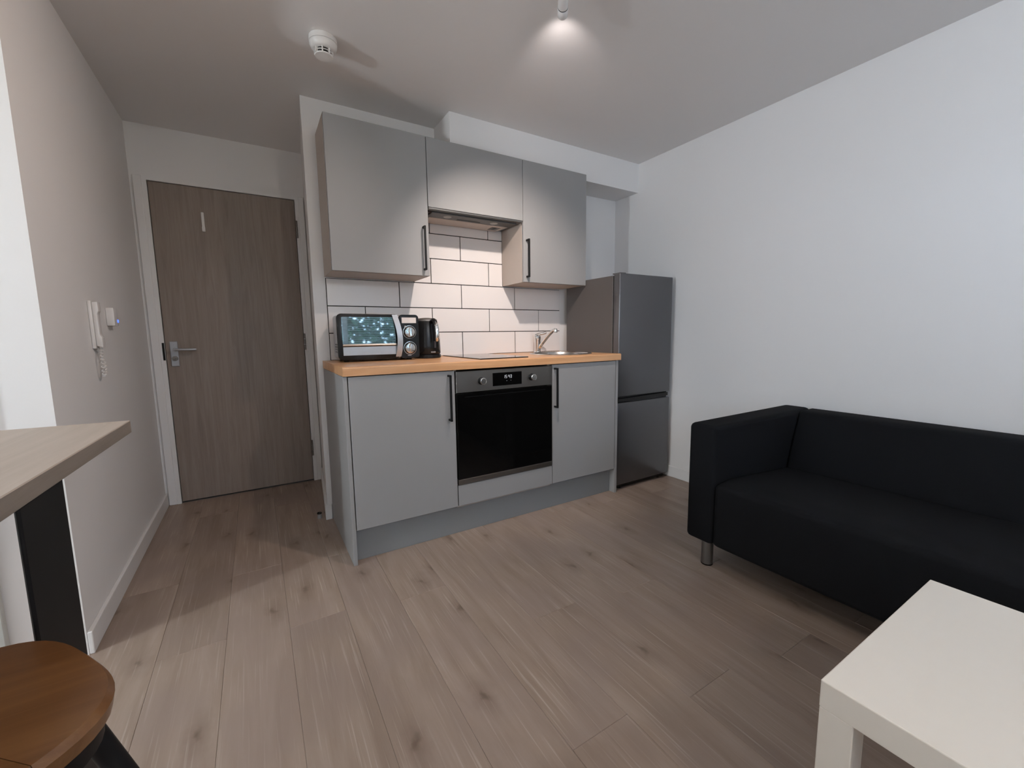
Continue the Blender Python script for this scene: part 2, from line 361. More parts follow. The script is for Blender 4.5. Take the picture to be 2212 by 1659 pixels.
# ---------------------------------------------------------------- entrance door
d1 = bpy.data.objects.new('door_1', None); C.objects.link(d1); d1.location = (DX0, YB, 0); d1['kind'] = 'structure'
d1['label'] = 'grey brown wood grain entrance door with silver lever handle in white frame'
B('door_leaf', (DX0+0.003, YB-0.004, 0.009), (DX1-0.003, YB+0.040, DZ-0.003), M['door'], d1, 0.0015)
bm = bmesh.new()
box(bm, (DX0-0.022, YB-0.014, 0), (DX0, YB+T, DZ+0.022)); box(bm, (DX1, YB-0.014, 0), (DX1+0.022, YB+T, DZ+0.022))
box(bm, (DX0, YB-0.014, DZ), (DX1, YB+T, DZ+0.022))
obj('door_frame', bm, M['trim'], d1)
bm = bmesh.new()
box(bm, (DX0-0.062, YB-0.017, 0), (DX0-0.022, YB, DZ+0.022), 0.004, 2); box(bm, (DX1+0.022, YB-0.017, 0), (XK2-0.006, YB, DZ+0.022), 0.004, 2)
obj('architrave', bm, M['trim'], d1)
hp = B('handle_plate', (-1.283, YB-0.012, 0.872), (-1.243, YB-0.004, 1.026), M['silver'], d1, 0.004, 2)
def lever(bm):
    my = Matrix.Rotation(PI/2, 3, 'X')
    lathe(bm, [(0.012, 0.0), (0.012, 0.045)], (-1.263, YB-0.012, 0.976), 16, my)
    tube(bm, curve_pts([(-1.263, YB-0.053, 0.976), (-1.24, YB-0.056, 0.976), (-1.19, YB-0.056, 0.9755), (-1.148, YB-0.052, 0.975)], 6), 0.0085, 10)
obj('lever', None, M['silver'], hp, True, fn=lever)
def thumb(bm):
    lathe(bm, [(0.016, 0), (0.015, 0.014)], (-1.262, YB-0.012, 0.921), 16, Matrix.Rotation(PI/2, 3, 'X'))
    box(bm, (-1.27, YB-0.040, 0.916), (-1.254, YB-0.026, 0.925), 0.002)
obj('thumb_turn', None, M['steel'], hp, True, fn=thumb)
for z in (1.769, 1.010, 0.247):
    def hinge(bm):
        for k in range(3):
            lathe(bm, [(0.0065, 0), (0.0065, 0.036)], (DX1+0.002, YB-0.0185, z-0.057+k*0.0385), 10)
    obj('hinge', None, M['steel'], d1, True, fn=hinge)
bm = bmesh.new(); box(bm, (DX0-0.012, YB-0.0152, 0.912), (DX0-0.001, YB-0.012, 1.018))
obj('strike_plate', bm, M['blackpl'], d1)
bm = bmesh.new(); box(bm, (-1.062, YB-0.011, 1.698), (-1.047, YB-0.004, 1.815), 0.003, 1); box(bm, (-1.063, YB-0.016, 1.698), (-1.046, YB-0.004, 1.728), 0.003, 1)
o = obj('door_hook', bm, M['plastic'], d1)
t = thing('door_stop', 'small metal door stop with black rubber ring on floor beside entrance recess', 'door stop', (-0.589, 0.650, 0))
def f(bm): lathe(bm, [(0.013, 0), (0.011, 0.02), (0.011, 0.026)], (-0.589, 0.65, 0), 16)
obj('post', None, M['silver'], t, True, fn=f)
def f(bm): lathe(bm, [(0.0125, 0.0), (0.014, 0.003), (0.012, 0.007), (0.004, 0.008)], (-0.589, 0.65, 0.026), 16)
obj('rubber_ring', None, M['blackpl'], t, True, fn=f)

# ---------------------------------------------------------------- tiles on the kitchen wall
TH, TW, TX0, TXL, TXR = 0.1498, 0.4029, 0.3238, -0.4796, 1.118
G = 0.0052
bm = bmesh.new(); box(bm, (TXL-0.003, YK-0.0045, ZT), (TXR+0.001, YK, ZT+3*TH)); box(bm, (0.0145, YK-0.0045, ZT+3*TH), (0.631, YK, 1.735))
obj('grout', bm, M['grout'], wk)
_tm = {}
def tile_at(xa, xb, za, zb):
    key = (round(xb-xa, 4), round(zb-za, 4))
    if key not in _tm:
        bm = bmesh.new(); box(bm, (0, -0.0085, 0), (xb-xa, 0, zb-za), 0.0007, 1)
        bmesh.ops.recalc_face_normals(bm, faces=bm.faces)
        me = bpy.data.meshes.new('tile'); bm.to_mesh(me); bm.free(); me.materials.append(M['tile']); _tm[key] = me
    o = bpy.data.objects.new('tile', _tm[key]); C.objects.link(o); o.location = (xa, YK-0.0005+random.uniform(-.0002, .0002), za); o.parent = wk
for row in range(6):
    za = ZT+row*TH+G/2; zb = min(ZT+(row+1)*TH-G/2, 1.733)
    lo, hi = (TXL, TXR) if row < 3 else (0.0167, 0.629)
    ph = TX0 if row % 2 == 0 else TX0+TW/2
    k0 = math.floor((lo-ph)/TW); xs = [ph+TW*k for k in range(k0, k0+8)]
    for a, b in zip(xs, xs[1:]):
        xa = max(a+G/2, lo); xb = min(b-G/2, hi)
        if xb-xa > 0.012: tile_at(xa, xb, za, zb)

# ---------------------------------------------------------------- base units
FR = M['front']
def handle(parent, xh, yf, za, zb):
    """black square bar handle in front of the door face yf"""
    bm = bmesh.new()
    box(bm, (xh-0.005, yf-0.034, za), (xh+0.005, yf-0.024, zb), 0.001)
    box(bm, (xh-0.005, yf-0.025, za), (xh+0.005, yf, za+0.010), 0.001); box(bm, (xh-0.005, yf-0.025, zb-0.010), (xh+0.005, yf, zb), 0.001)
    return obj('handle', bm, M['black'], parent)
def base_unit(name, label, xa, xb, hx, grp='grey base units under the worktop'):
    t = thing(name, label, 'cabinet', ((xa+xb)/2, 0.3, 0.150), group=grp)
    bm = bmesh.new(); y0, y1, z0, z1 = 0.036, 0.575, 0.150, 0.868
    box(bm, (xa+0.001, y0, z0), (xa+0.019, y1, z1)); box(bm, (xb-0.019, y0, z0), (xb-0.001, y1, z1))
    box(bm, (xa+0.019, y0, z0), (xb-0.019, y1, z0+0.018)); box(bm, (xa+0.019, y1-0.008, z0+0.018), (xb-0.019, y1, z1))
    obj('carcass', bm, M['carc'], t)
    d = B('door', (xa+0.0022, 0.0, 0.1636), (xb-0.0022, 0.0185, 0.8655), FR, t, 0.0012)
    handle(d, hx, 0.0, 0.618, 0.848)
    return t
base_unit('base_cabinet', 'grey base cabinet left of the oven, black bar handle at its right edge', -0.5045, -0.0005, -0.036)
base_unit('base_cabinet', 'grey base cabinet right of the oven under the sink, handle at its left edge', 0.6005, 1.1005, 0.617)
t = thing('end_panel', 'grey end panel closing the left end of the kitchen units', 'panel', (-0.5145, 0.3, 0), group='kitchen end panels')
t2 = B('board', (-0.5235, 0.0, 0.0), (-0.5065, 0.595, 0.8685), FR, t, 0.001)
t = thing('end_panel', 'grey end panel between the sink cabinet and fridge', 'panel', (1.1125, 0.3, 0), group='kitchen end panels')
B('board', (1.1030, 0.0, 0.0), (1.1225, 0.595, 0.8685), FR, t, 0.001)
t = thing('plinth', 'recessed grey plinth along the floor under the kitchen units', 'plinth', (0.3, 0.05, 0))
B('board', (-0.5060, 0.045, 0.0), (1.1025, 0.061, 0.149), M['plinth'], t, 0.001)
t = thing('oven_housing', 'oven housing unit with plain grey filler panel below the built in oven', 'cabinet', (0.3, 0.3, 0.150), group='grey base units under the worktop')
bm = bmesh.new(); box(bm, (0.001, 0.0225, 0.150), (0.017, 0.575, 0.868)); box(bm, (0.583, 0.0225, 0.150), (0.599, 0.575, 0.868)); box(bm, (0.017, 0.0205, 0.150), (0.583, 0.575, 0.168)); box(bm, (0.017, 0.0205, 0.255), (0.583, 0.575, 0.271))
obj('carcass', bm, M['carc'], t)
B('filler_panel', (0.002, 0.0, 0.1636), (0.598, 0.0185, 0.2725), FR, t, 0.0012)
# oven
ov = thing('oven', 'built in steel and black glass oven with clock display and two knobs', 'oven', (0.3, 0.3, 0.271))
B('body', (0.02, 0.022, 0.2712), (0.580, 0.55, 0.860), M['blackpl'], ov)
cp = B('control_panel', (0.004, -0.004, 0.7525), (0.596, 0.0215, 0.8605), M['steel'], ov, 0.0015)
B('display', (0.211, -0.0048, 0.7725), (0.391, -0.0038, 0.8415), M['glass_b'], cp)
B('door_glass', (0.004, -0.004, 0.304), (0.596, 0.0215, 0.7485), M['glass_b'], ov, 0.0015)
part_label(B('door_trim', (0.004, -0.005, 0.2765), (0.596, 0.0215, 0.3030), M['steel'], ov, 0.0012), 'steel trim strip along the bottom of the oven door')
bm = bmesh.new(); box(bm, (0.05, -0.0045, 0.727), (0.55, -0.0042, 0.731)); obj('door_grip_line', bm, M['blackpl'], ov)
for xk in (0.144, 0.455):
    k = bmesh.new(); RX = Matrix.Rotation(PI/2, 3, 'X')
    lathe(k, [(0.0195, 0), (0.0185, 0.003), (0.016, 0.0045), (0.016, 0.020), (0.0165, 0.022)], (xk, -0.004, 0.8055), 28, RX)
    kn = obj('knob', k, M['blackpl'], cp, True)
    k = bmesh.new(); lathe(k, [(0.0170, 0.0), (0.0178, 0.002), (0.0170, 0.006), (0.0145, 0.0072), (0.0140, 0.0066)], (xk, -0.0258, 0.8055), 28, RX)
    part_label(obj('knob_cap', k, M['sink'], kn, True), 'silver ring cap of the knob')
# clock digits 15:43 as seven segment strokes
SEG = {'1': 'bc', '5': 'afgcd', '4': 'fgbc', '3': 'abgcd'}
bm = bmesh.new(); xd = 0.277; h = 0.0165; wdt = 0.0080; tk = 0.0013
for ch in '15:43':
    z0 = 0.8105
    if ch == ':':
        for zz in (z0+h*.3, z0+h*.66): box(bm, (xd, -0.0054, zz), (xd+tk*.8, -0.0049, zz+tk*.8))
        xd += 0.0055; continue
    for s in SEG[ch]:
        r = {'a': (0, h-tk, wdt, h), 'g': (0, h/2-tk/2, wdt, h/2+tk/2), 'd': (0, 0, wdt, tk), 'f': (0, h/2, tk, h), 'b': (wdt-tk, h/2, wdt, h),
             'e': (0, 0, tk, h/2), 'c': (wdt-tk, 0, wdt, h/2)}[s]
        box(bm, (xd+r[0], -0.0054, z0+r[1]), (xd+r[2], -0.0049, z0+r[3]))
    xd += 0.0122
box(bm, (0.296, -0.0054, 0.795), (0.2975, -0.0049, 0.798)); box(bm, (0.321, -0.0054, 0.796), (0.3225, -0.0049, 0.7985))
part_label(obj('clock_digits', bm, M['digit'], cp), 'glowing clock digits reading 15:43')

# worktop with the round sink cut out
SX, SY, SR = 0.882, 0.285, 0.205
wt = thing('worktop', 'beech effect worktop running over all the base units', 'worktop', (0.3, 0.3, ZU+0.0005))
bm = bmesh.new()
pf = [(-0.012, ZU+0.0005), (-0.012, ZT-0.007), (-0.0115, ZT-0.004), (-0.009, ZT-0.0015), (-0.005, ZT), (0.5985, ZT), (0.5985, ZU+0.0005)]
prism(bm, pf, 'x', -0.5244, 1.1335)
n = 48; ring = [(SX+(SR-0.012)*math.cos(2*PI*i/n), SY+(SR-0.012)*math.sin(2*PI*i/n)) for i in range(n)]
me = bpy.data.meshes.new('worktop_blank'); bmesh.ops.recalc_face_normals(bm, faces=bm.faces); bmesh.ops.translate(bm, verts=bm.verts, vec=-wt.location); bm.to_mesh(me); bm.free()
blank = bpy.data.objects.new('worktop_blank', me); C.objects.link(blank)
bm = bmesh.new(); prism(bm, [(a-wt.location.x, b-wt.location.y) for a, b in ring], 'z', -0.1, 0.1); bmesh.ops.recalc_face_normals(bm, faces=bm.faces)
me2 = bpy.data.meshes.new('cut'); bm.to_mesh(me2); bm.free(); cut = bpy.data.objects.new('cut', me2); C.objects.link(cut)
md = blank.modifiers.new('b', 'BOOLEAN'); md.operation = 'DIFFERENCE'; md.object = cut; md.solver = 'EXACT'
bpy.context.view_layer.update()
mew = bpy.data.meshes.new_from_object(blank.evaluated_get(bpy.context.evaluated_depsgraph_get()))
bpy.data.objects.remove(blank); bpy.data.objects.remove(cut)
mew.materials.clear(); mew.materials.append(M['worktop'])
o = bpy.data.objects.new('slab', mew); C.objects.link(o); o.parent = wt
# hob
t = thing('hob', 'frameless black glass two ring hob let into the worktop', 'hob', (0.325, 0.32, ZT))
B('glass_plate', (0.172, 0.055, ZT+0.0002), (0.476, 0.572, ZT+0.0055), M['hob'], t, 0.0012)
for cy, r in ((0.19, .075), (0.43, .09)):
    bm = bmesh.new()
    for i in range(40):
        a0, a1 = 2*PI*i/40, 2*PI*(i+1)/40
        vs = [bm.verts.new((0.324+rr*math.cos(a), cy+rr*math.sin(a), ZT+0.0057)) for rr, a in ((r, a0), (r, a1), (r-.0015, a1), (r-.0015, a0))]
        bm.faces.new(vs)
    obj('ring_mark', bm, M['plinth'], t)
# sink
t = thing('sink', 'round stainless steel inset sink bowl near the fridge', 'sink', (SX, SY, ZT))
def f(bm): lathe(bm, [(SR, 0.0003), (SR-0.004, 0.0045), (SR-0.012, 0.0055), (SR-0.020, 0.0035), (SR-0.026, -0.006), (SR-0.040, -0.12), (SR-0.065, -0.145), (0.03, -0.150), (0.001, -0.152)], (SX, SY, ZT), 56, close=False)
obj('bowl', None, M['sink'], t, True, fn=f)
def f(bm): lathe(bm, [(0.030, -0.1495), (0.026, -0.146), (0.006, -0.149)], (SX, SY, ZT), 24)
obj('drain', None, M['chrome'], t, True, fn=f)
# tap
tb = (0.872, 0.535)
t = thing('tap', 'chrome mixer tap with raised spout standing behind the round sink', 'tap', (tb[0], tb[1], ZT))
def f(bm): lathe(bm, [(0.027, 0.0003), (0.026, 0.006), (0.0225, 0.010), (0.022, 0.085), (0.024, 0.095), (0.024, 0.112), (0.015, 0.120)], (tb[0], tb[1], ZT), 24)
obj('body', None, M['chrome'], t, True, fn=f)
def f(bm):
    tube(bm, curve_pts([(tb[0]+0.004, tb[1]-0.017, ZT+0.035), (tb[0]+0.012, tb[1]-0.050, ZT+0.070), (tb[0]+0.024, tb[1]-0.105, ZT+0.122), (tb[0]+0.033, tb[1]-0.142, ZT+0.150), (tb[0]+0.037, tb[1]-0.160, ZT+0.156)], 8), 0.0120, 12)
    lathe(bm, [(0.0125, 0), (0.0135, 0.006), (0.0125, 0.022), (0.010, 0.028)], (tb[0]+0.037, tb[1]-0.160, ZT+0.137), 16)
obj('spout', None, M['chrome'], t, True, fn=f)
def f(bm):
    tube(bm, curve_pts([(tb[0]-0.012, tb[1]+0.006, ZT+0.118), (tb[0]+0.006, tb[1]-0.012, ZT+0.127), (tb[0]+0.038, tb[1]-0.052, ZT+0.138)], 6), 0.0095, 10, None)
obj('lever', None, M['chrome'], t, True, fn=f)

# ---------------------------------------------------------------- wall units
YC = 0.3303; ZCB, ZCT, ZHB = 1.3653, 2.091, 1.7327
def wall_unit(name, label, xa, xb, zb, hx, soff, grp='grey wall units above the worktop', hz=(1.393, 1.624)):
    t = thing(name, label, 'cabinet', ((xa+xb)/2, 0.47, zb), group=grp)
    bm = bmesh.new(); yb = YC+0.0255
    lo, hi = xa+0.0012, xb-0.0012
    if soff: box(bm, (lo, yb, zb), (hi, 0.598, 2.0690)); 
    else: box(bm, (lo, yb, zb), (hi, 0.598, ZCT))
    if soff: box(bm, (lo, yb, 2.0690), (hi, 0.3735, ZCT))
    obj('carcass', bm, M['carc'], t)
    d = B('door', (xa+0.0016, YC, zb), (xb-0.0016, YC+0.0185, ZCT), FR, t, 0.0012)
    if hx is not None: handle(d, hx, YC, *hz)
    return t
wall_unit('wall_cabinet', 'tall grey wall cabinet left of the hood, above the mini oven', -0.489, 0.0164, ZCB, -0.016, False)
wall_unit('wall_cabinet', 'grey wall cabinet right of the hood, next to the fridge', 0.6288, 1.138, ZCB, 0.652, True)
hc = thing('hood_cabinet', 'short grey wall cabinet without handle over the cooker hood', 'cabinet', (0.32, 0.47, ZHB), group='grey wall units above the worktop')
bm = bmesh.new(); box(bm, (0.0182, YC+0.0205, ZHB+0.012), (0.17, 0.598, ZCT)); box(bm, (0.17, YC+0.0205, ZHB+0.012), (0.6268, 0.598, 2.0690)); box(bm, (0.17, YC+0.0205, 2.0690), (0.6268, 0.3735, ZCT))
obj('carcass', bm, M['carc'], hc)
B('door', (0.0184, YC, ZHB), (0.6272, YC+0.0185, ZCT), FR, hc, 0.0012)
# cooker hood under it
hd = thing('cooker_hood', 'integrated grey cooker hood with lamps and filter between the wall cabinets', 'cooker hood', (0.32, 0.47, 1.715))
B('housing', (0.0200, YC+0.021, 1.7245), (0.6255, 0.598, ZHB+0.0115), M['hoodg'], hd)
B('front_lip', (0.0200, YC+0.004, 1.7235), (0.6255, YC+0.0205, ZHB-0.0008), M['hoodg'], hd, 0.001)
fp = B('control_strip', (0.055, 0.372, 1.7165), (0.605, 0.462, 1.7243), M['hoodg'], hd, 0.001)
for xx in (0.165, 0.47):
    k = bmesh.new(); lathe(k, [(0.024, 1.7163), (0.022, 1.7150), (0.001, 1.7148)], (xx, 0.417, 0), 24, close=False)
    part_label(obj('hood_lamp', k, M['lens'], fp, True), 'small round unlit hood lamp')
B('slot', (0.235, 0.432, 1.7155), (0.385, 0.450, 1.7164), M['blackpl'], fp)
bm = bmesh.new(); prism(bm, [(0.07, 0.464), (0.595, 0.464), (0.575, 0.590), (0.09, 0.590)], 'z', 1.7150, 1.7243, 0.001)
fl = obj('filter', bm, M['alu'], hd)
bm = bmesh.new(); box(bm, (0.50, 0.490, 1.7135), (0.56, 0.560, 1.7149), 0.0006); obj('filter_catch', bm, M['steel'], fl)
B('catch_slot', (0.520, 0.500, 1.7128), (0.537, 0.540, 1.7134), M['blackpl'], fl)
B('side_slit', (0.0200, 0.375, 1.7190), (0.0500, 0.379, 1.7244), M['brown'], hd)

# ---------------------------------------------------------------- fridge freezer
FX0, FX1, FYF, FZ = 1.139, 1.642, 0.0138, 1.4126
fr = thing('fridge_freezer', 'dark silver grey fridge freezer in the corner beside the kitchen units', 'fridge', (1.39, 0.3, 0))
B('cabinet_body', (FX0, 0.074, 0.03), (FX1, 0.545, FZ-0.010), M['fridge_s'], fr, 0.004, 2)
du = B('upper_door', (FX0, FYF, 0.628), (FX1, 0.068, FZ), M['fridge'], fr, 0.006, 3, smooth=True)
dl = B('lower_door', (FX0, FYF, 0.036), (FX1, 0.068, 0.586), M['fridge'], fr, 0.006, 3, smooth=True)
bm = bmesh.new(); box(bm, (FX0+0.004, 0.040, 0.585), (FX1-0.004, 0.073, 0.629)); obj('handle_recess', bm, M['blackpl'], fr)
bm = bmesh.new(); pts = []
for i in range(15):
    u = i/14; pts.append((FX0+0.01+u*(FX1-FX0-0.02), 0.588+0.010*(1-math.sin(PI*u))))
pts += [(FX1-0.01, 0.620), (FX0+0.01, 0.612)]
prism(bm, pts, 'y', FYF+0.008, FYF+0.016); obj('grip_trim', bm, M['blackpl'], dl)
bm = bmesh.new(); box(bm, (FX0+0.003, 0.068, 0.036), (FX1-0.003, 0.074, FZ-0.012)); obj('door_seal', bm, M['blackpl'], fr)
bm = bmesh.new(); box(bm, (FX0+0.01, 0.045, 0.004), (FX1-0.01, 0.52, 0.030)); obj('kick_strip', bm, M['blackpl'], fr)
bm = bmesh.new(); lathe(bm, [(0.018, 0), (0.018, 0.03)], (FX1-0.06, 0.06, 0.0), 12); obj('foot', bm, M['blackpl'], fr)
bm = bmesh.new(); lathe(bm, [(0.018, 0), (0.018, 0.03)], (FX0+0.06, 0.06, 0.0), 12); obj('foot', bm, M['blackpl'], fr)
bm = bmesh.new(); box(bm, (FX0+0.02, 0.03, FZ), (FX0+0.07, 0.10, FZ+0.006), 0.002); obj('hinge_cover', bm, M['fridge_s'], fr)

# ---------------------------------------------------------------- mini oven on the worktop
TL = Vector((-0.482, 0.335, ZT)); tw, tdp, th = 0.418, 0.20, 0.246
to = thing('mini_oven', 'black and silver tabletop mini oven with two chrome knobs on the worktop', 'mini oven', TL, math.radians(-1.5))
def TB(name, lo, hi, mt, par, bev=0.0, seg=1, smooth=False): return B(name, lo, hi, mt, par, bev, seg, local=True, smooth=smooth)
sh = TB('shell', (0.006, 0.016, 0.012), (tw-0.004, tdp, th-0.004), M['silver'], to, 0.014, 3, True)
for k in range(4): TB('vent_slot', (0.0045, 0.05, 0.048+k*0.013), (0.0065, 0.14, 0.054+k*0.013), M['blackpl'], sh)
# black front plate with rounded corners; door parts sit on it
def rrect(x0, z0, x1, z1, r, n=6):
    out = []
    for cx_, cz_, a0 in ((x1-r, z1-r, 0), (x0+r, z1-r, PI/2), (x0+r, z0+r, PI), (x1-r, z0+r, 1.5*PI)):
        for k in range(n+1): out.append((cx_+r*math.cos(a0+PI/2*k/n), cz_+r*math.sin(a0+PI/2*k/n)))
    return out
bm = bmesh.new(); prism(bm, rrect(0.0, 0.010, 0.311, th, 0.024), 'y', 0.002, 0.018, 0.003, 2)
obj('front_frame', bm, M['blackpl'], to, True, local=True)
bm = bmesh.new(); prism(bm, rrect(0.022, 0.092, 0.299, th-0.017, 0.006), 'y', -0.001, 0.0015)
obj('door_glass', bm, M['tglass'], to, local=True)
part_label(TB('door_band', (0.024, -0.002, 0.034), (0.299, 0.0015, 0.078), M['silver'], to, 0.001), 'silver band along the bottom of the glass door')
def f(bm): prism(bm, [(0.0015, 0.078), (-0.004, 0.0795), (-0.0075, 0.085), (-0.005, 0.091), (0.0015, 0.0922)], 'x', 0.023, 0.299)
obj('door_ledge', None, M['steel'], to, True, local=True, fn=f)
def f(bm):   # curved upright silver handle bar
    pts = curve_pts([(0.288, -0.006, th-0.004), (0.304, -0.018, 0.17), (0.309, -0.022, 0.11), (0.305, -0.018, 0.055), (0.300, -0.006, 0.020)], 8)
    for a, b in zip(pts, pts[1:]):
        vs = []
        for q in (a, b):
            vs.append([bm.verts.new((q.x-0.014, q.y, q.z)), bm.verts.new((q.x+0.014, q.y, q.z)), bm.verts.new((q.x+0.014, q.y+0.007, q.z)), bm.verts.new((q.x-0.014, q.y+0.007, q.z))])
        for i in range(4): bm.faces.new([vs[0][i], vs[0][(i+1) % 4], vs[1][(i+1) % 4], vs[1][i]])
    bmesh.ops.remove_doubles(bm, verts=bm.verts, dist=1e-5)
    bmesh.ops.holes_fill(bm, edges=[e for e in bm.edges if e.is_boundary])
obj('door_handle', None, M['silver'], to, True, local=True, fn=f)
bm = bmesh.new(); prism(bm, rrect(0.3115, 0.010, tw, th-0.003, 0.018), 'y', 0.0, 0.018, 0.002, 1)
cpn = obj('control_panel', bm, M['blackpl'], to, True, local=True)
part_label(TB('label_plate', (0.326, -0.0012, th-0.048), (0.404, 0.0002, th-0.018), mat('pale_label', (0.62, 0.58, 0.56, 1), 0.4, var=0.02), cpn), 'blank pale plate at the top of the control panel')
def f(bm): lathe(bm, [(0.005, 0), (0.004, 0.003), (0.001, 0.004)], (0.344, 0.0, th-0.066), 12, Matrix.Rotation(PI/2, 3, 'X'))
obj('pilot_lamp', None, M['lens'], cpn, True, local=True, fn=f)
for z in (0.150, 0.064):
    k = bmesh.new(); lathe(k, [(0.0350, 0), (0.0355, 0.0012), (0.0335, 0.0014), (0.0335, 0.0004)], (0.366, 0.0, z), 32, RX, close=False)
    rg = obj('dial_ring', k, M['sink'], cpn, True, local=True)
    k = bmesh.new(); lathe(k, [(0.030, 0.0006), (0.029, 0.008), (0.025, 0.012), (0.010, 0.013)], (0.366, 0.0, z), 32, RX)
    box(k, (0.359, -0.027, z-0.024), (0.373, -0.008, z+0.024), 0.003)
    kn = obj('knob', k, M['chrome'], cpn, True, local=True)
TB('scale_mark', (0.352, -0.0008, 0.0235), (0.372, 0.0002, 0.0255), M['plastic'], cpn)
for xx in (0.04, tw-0.05):
    for yy in (0.03, tdp-0.03):
        k = bmesh.new(); lathe(k, [(0.012, 0.0002), (0.014, 0.0125)], (xx, yy, 0), 14); obj('foot', k, M['blackpl'], to, True, local=True)

# ---------------------------------------------------------------- kettle
kx, ky = 0.022, 0.440
ke = thing('kettle', 'black jug kettle with chrome handle between the mini oven and hob', 'kettle', (kx, ky, ZT), math.radians(0))
def f(bm): lathe(bm, [(0.074, 0.0003), (0.078, 0.004), (0.078, 0.020), (0.072, 0.024)], (0, 0, 0), 36)
obj('power_base', None, M['blackpl'], ke, True, local=True, fn=f)
def f(bm): lathe(bm, [(0.074, 0.0245), (0.077, 0.030), (0.0765, 0.07), (0.073, 0.14), (0.067, 0.195), (0.063, 0.212)], (0, 0, 0), 40)
obj('body', None, M['blackpl'], ke, True, local=True, fn=f)
def f(bm): lathe(bm, [(0.0632, 0.2122), (0.062, 0.220), (0.050, 0.228), (0.020, 0.232), (0.001, 0.2325)], (0, 0, 0), 36, close=False)
part_label(obj('lid', None, M['steel'], ke, True, local=True, fn=f), 'domed steel rimmed lid')
hdir = Vector((0.10, -0.995, 0)).normalized(); hs = Vector((-hdir.y, hdir.x, 0))
def hp_(r, z, s=0): return hdir*r + hs*s + Vector((0, 0, z))
def f(bm): tube(bm, curve_pts([hp_(0.058, 0.205), hp_(0.085, 0.215), hp_(0.108, 0.205), hp_(0.120, 0.17), hp_(0.122, 0.13), hp_(0.117, 0.100)], 7), 0.013, 12, [0.011]*8+[0.0135]*28)
obj('handle', None, M['blackpl'], ke, True, local=True, fn=f)
def f(bm): tube(bm, curve_pts([hp_(0.121, 0.200), hp_(0.131, 0.17), hp_(0.133, 0.13), hp_(0.127, 0.098)], 7), 0.010, 12, [0.006, 0.008, 0.0095]+[0.0115]*16+[0.010, 0.008, 0.006])
part_label(obj('handle_cover', None, M['chrome'], ke, True, local=True, fn=f), 'chrome cover on the outside of the handle')
def f(bm): tube(bm, [hp_(0.0705, 0.19, 0.012), hp_(0.0735, 0.15, 0.012), hp_(0.0755, 0.10, 0.012), hp_(0.0765, 0.06, 0.012)], 0.006, 8)
part_label(obj('water_gauge', None, mat('smoky_window', (0.05, 0.045, 0.055, 1), 0.15, var=0.05), ke, True, local=True, fn=f), 'smoky vertical water gauge')
def f(bm): box(bm, tuple(hp_(0.0772, 0.036)-Vector((0.014, 0.003, 0.004))), tuple(hp_(0.0772, 0.036)+Vector((0.014, 0.003, 0.004))), 0.002)
obj('switch', None, M['silver'], ke, False, local=True, fn=f)

# ---------------------------------------------------------------- smoke detector
sx, sy = -0.502, 0.104
sd = thing('smoke_detector', 'round white smoke detector on the ceiling above the cabinets end', 'smoke detector', (sx, sy, ZC))
def f(bm): lathe(bm, [(0.054, -0.0002), (0.055, -0.018), (0.0535, -0.020)], (sx, sy, ZC), 40)
obj('base', None, M['plastic'], sd, True, fn=f)
def f(bm): lathe(bm, [(0.0535, -0.0215), (0.0535, -0.030), (0.047, -0.042), (0.040, -0.047)], (sx, sy, ZC), 40)
obj('housing', None, M['plastic'], sd, True, fn=f)
def f(bm): lathe(bm, [(0.030, -0.0472), (0.028, -0.066)], (sx, sy, ZC), 30)
sc_ = obj('sensor_core', None, M['blackpl'], sd, True, fn=f)
def f(bm):
    for k in range(8):
        a = 2*PI*k/8+0.5; mrot = Matrix.Rotation(a, 3, 'Z'); c0 = Vector((sx, sy, ZC))
        vs = box(bm, (0.029, -0.0022, -0.068), (0.038, 0.0022, -0.046)); 
        for v in vs: v.co = mrot @ v.co + c0
    lathe(bm, [(0.0305, -0.0550), (0.0355, -0.0552), (0.0350, -0.0570), (0.0300, -0.0572)], (sx, sy, ZC), 36, close=False)
    lathe(bm, [(0.036, -0.0665), (0.034, -0.0700), (0.001, -0.0715)], (sx, sy, ZC), 36)
obj('sensor_cage', None, M['plastic'], sd, True, fn=f)

# ---------------------------------------------------------------- ceiling spot (seen from behind, pointing at the kitchen)
sp = thing('ceiling_spot', 'slim white tube spot on the ceiling pointing at the kitchen', 'spotlight', (0.15, -0.72, ZC))
tip = Vector((0.2175, -0.5815, 2.2000)); back = tip - Vector((0.135, 0.19, -0.020))*0.72
ax = (tip-back).normalized()
q = Vector((0, 0, 1)).rotation_difference(ax).to_matrix()
def f(bm): lathe(bm, [(0.016, 0.0), (0.0185, 0.004), (0.0185, 0.125), (0.0175, 0.127)], back, 28, q)
obj('tube', None, M['bulb'], sp, True, fn=f)
def f(bm): lathe(bm, [(0.0165, 0.1272), (0.0165, 0.1292)], back, 28, q)
obj('gap_ring', None, M['blackpl'], sp, True, fn=f)
Lx = (tip-back).length
def f(bm): lathe(bm, [(0.0185, 0.1294), (0.0195, 0.134), (0.0190, Lx-0.006), (0.0150, Lx), (0.0010, Lx+0.0005)], back, 28, q, close=False)
obj('lamp_head', None, M['bulb'], sp, True, fn=f)
def f(bm): lathe(bm, [(0.045, -0.0003), (0.046, -0.018), (0.040, -0.022)], (0.13, -0.70, ZC), 32)
obj('ceiling_plate', None, M['plastic'], sp, True, fn=f)
def f(bm): tube(bm, [(0.13, -0.70, ZC-0.02), (0.13+0.006, -0.70+0.010, ZC-0.046), tuple(back+ax*0.03)], 0.006, 10)
obj('arm', None, M['plastic'], sp, True, fn=f)

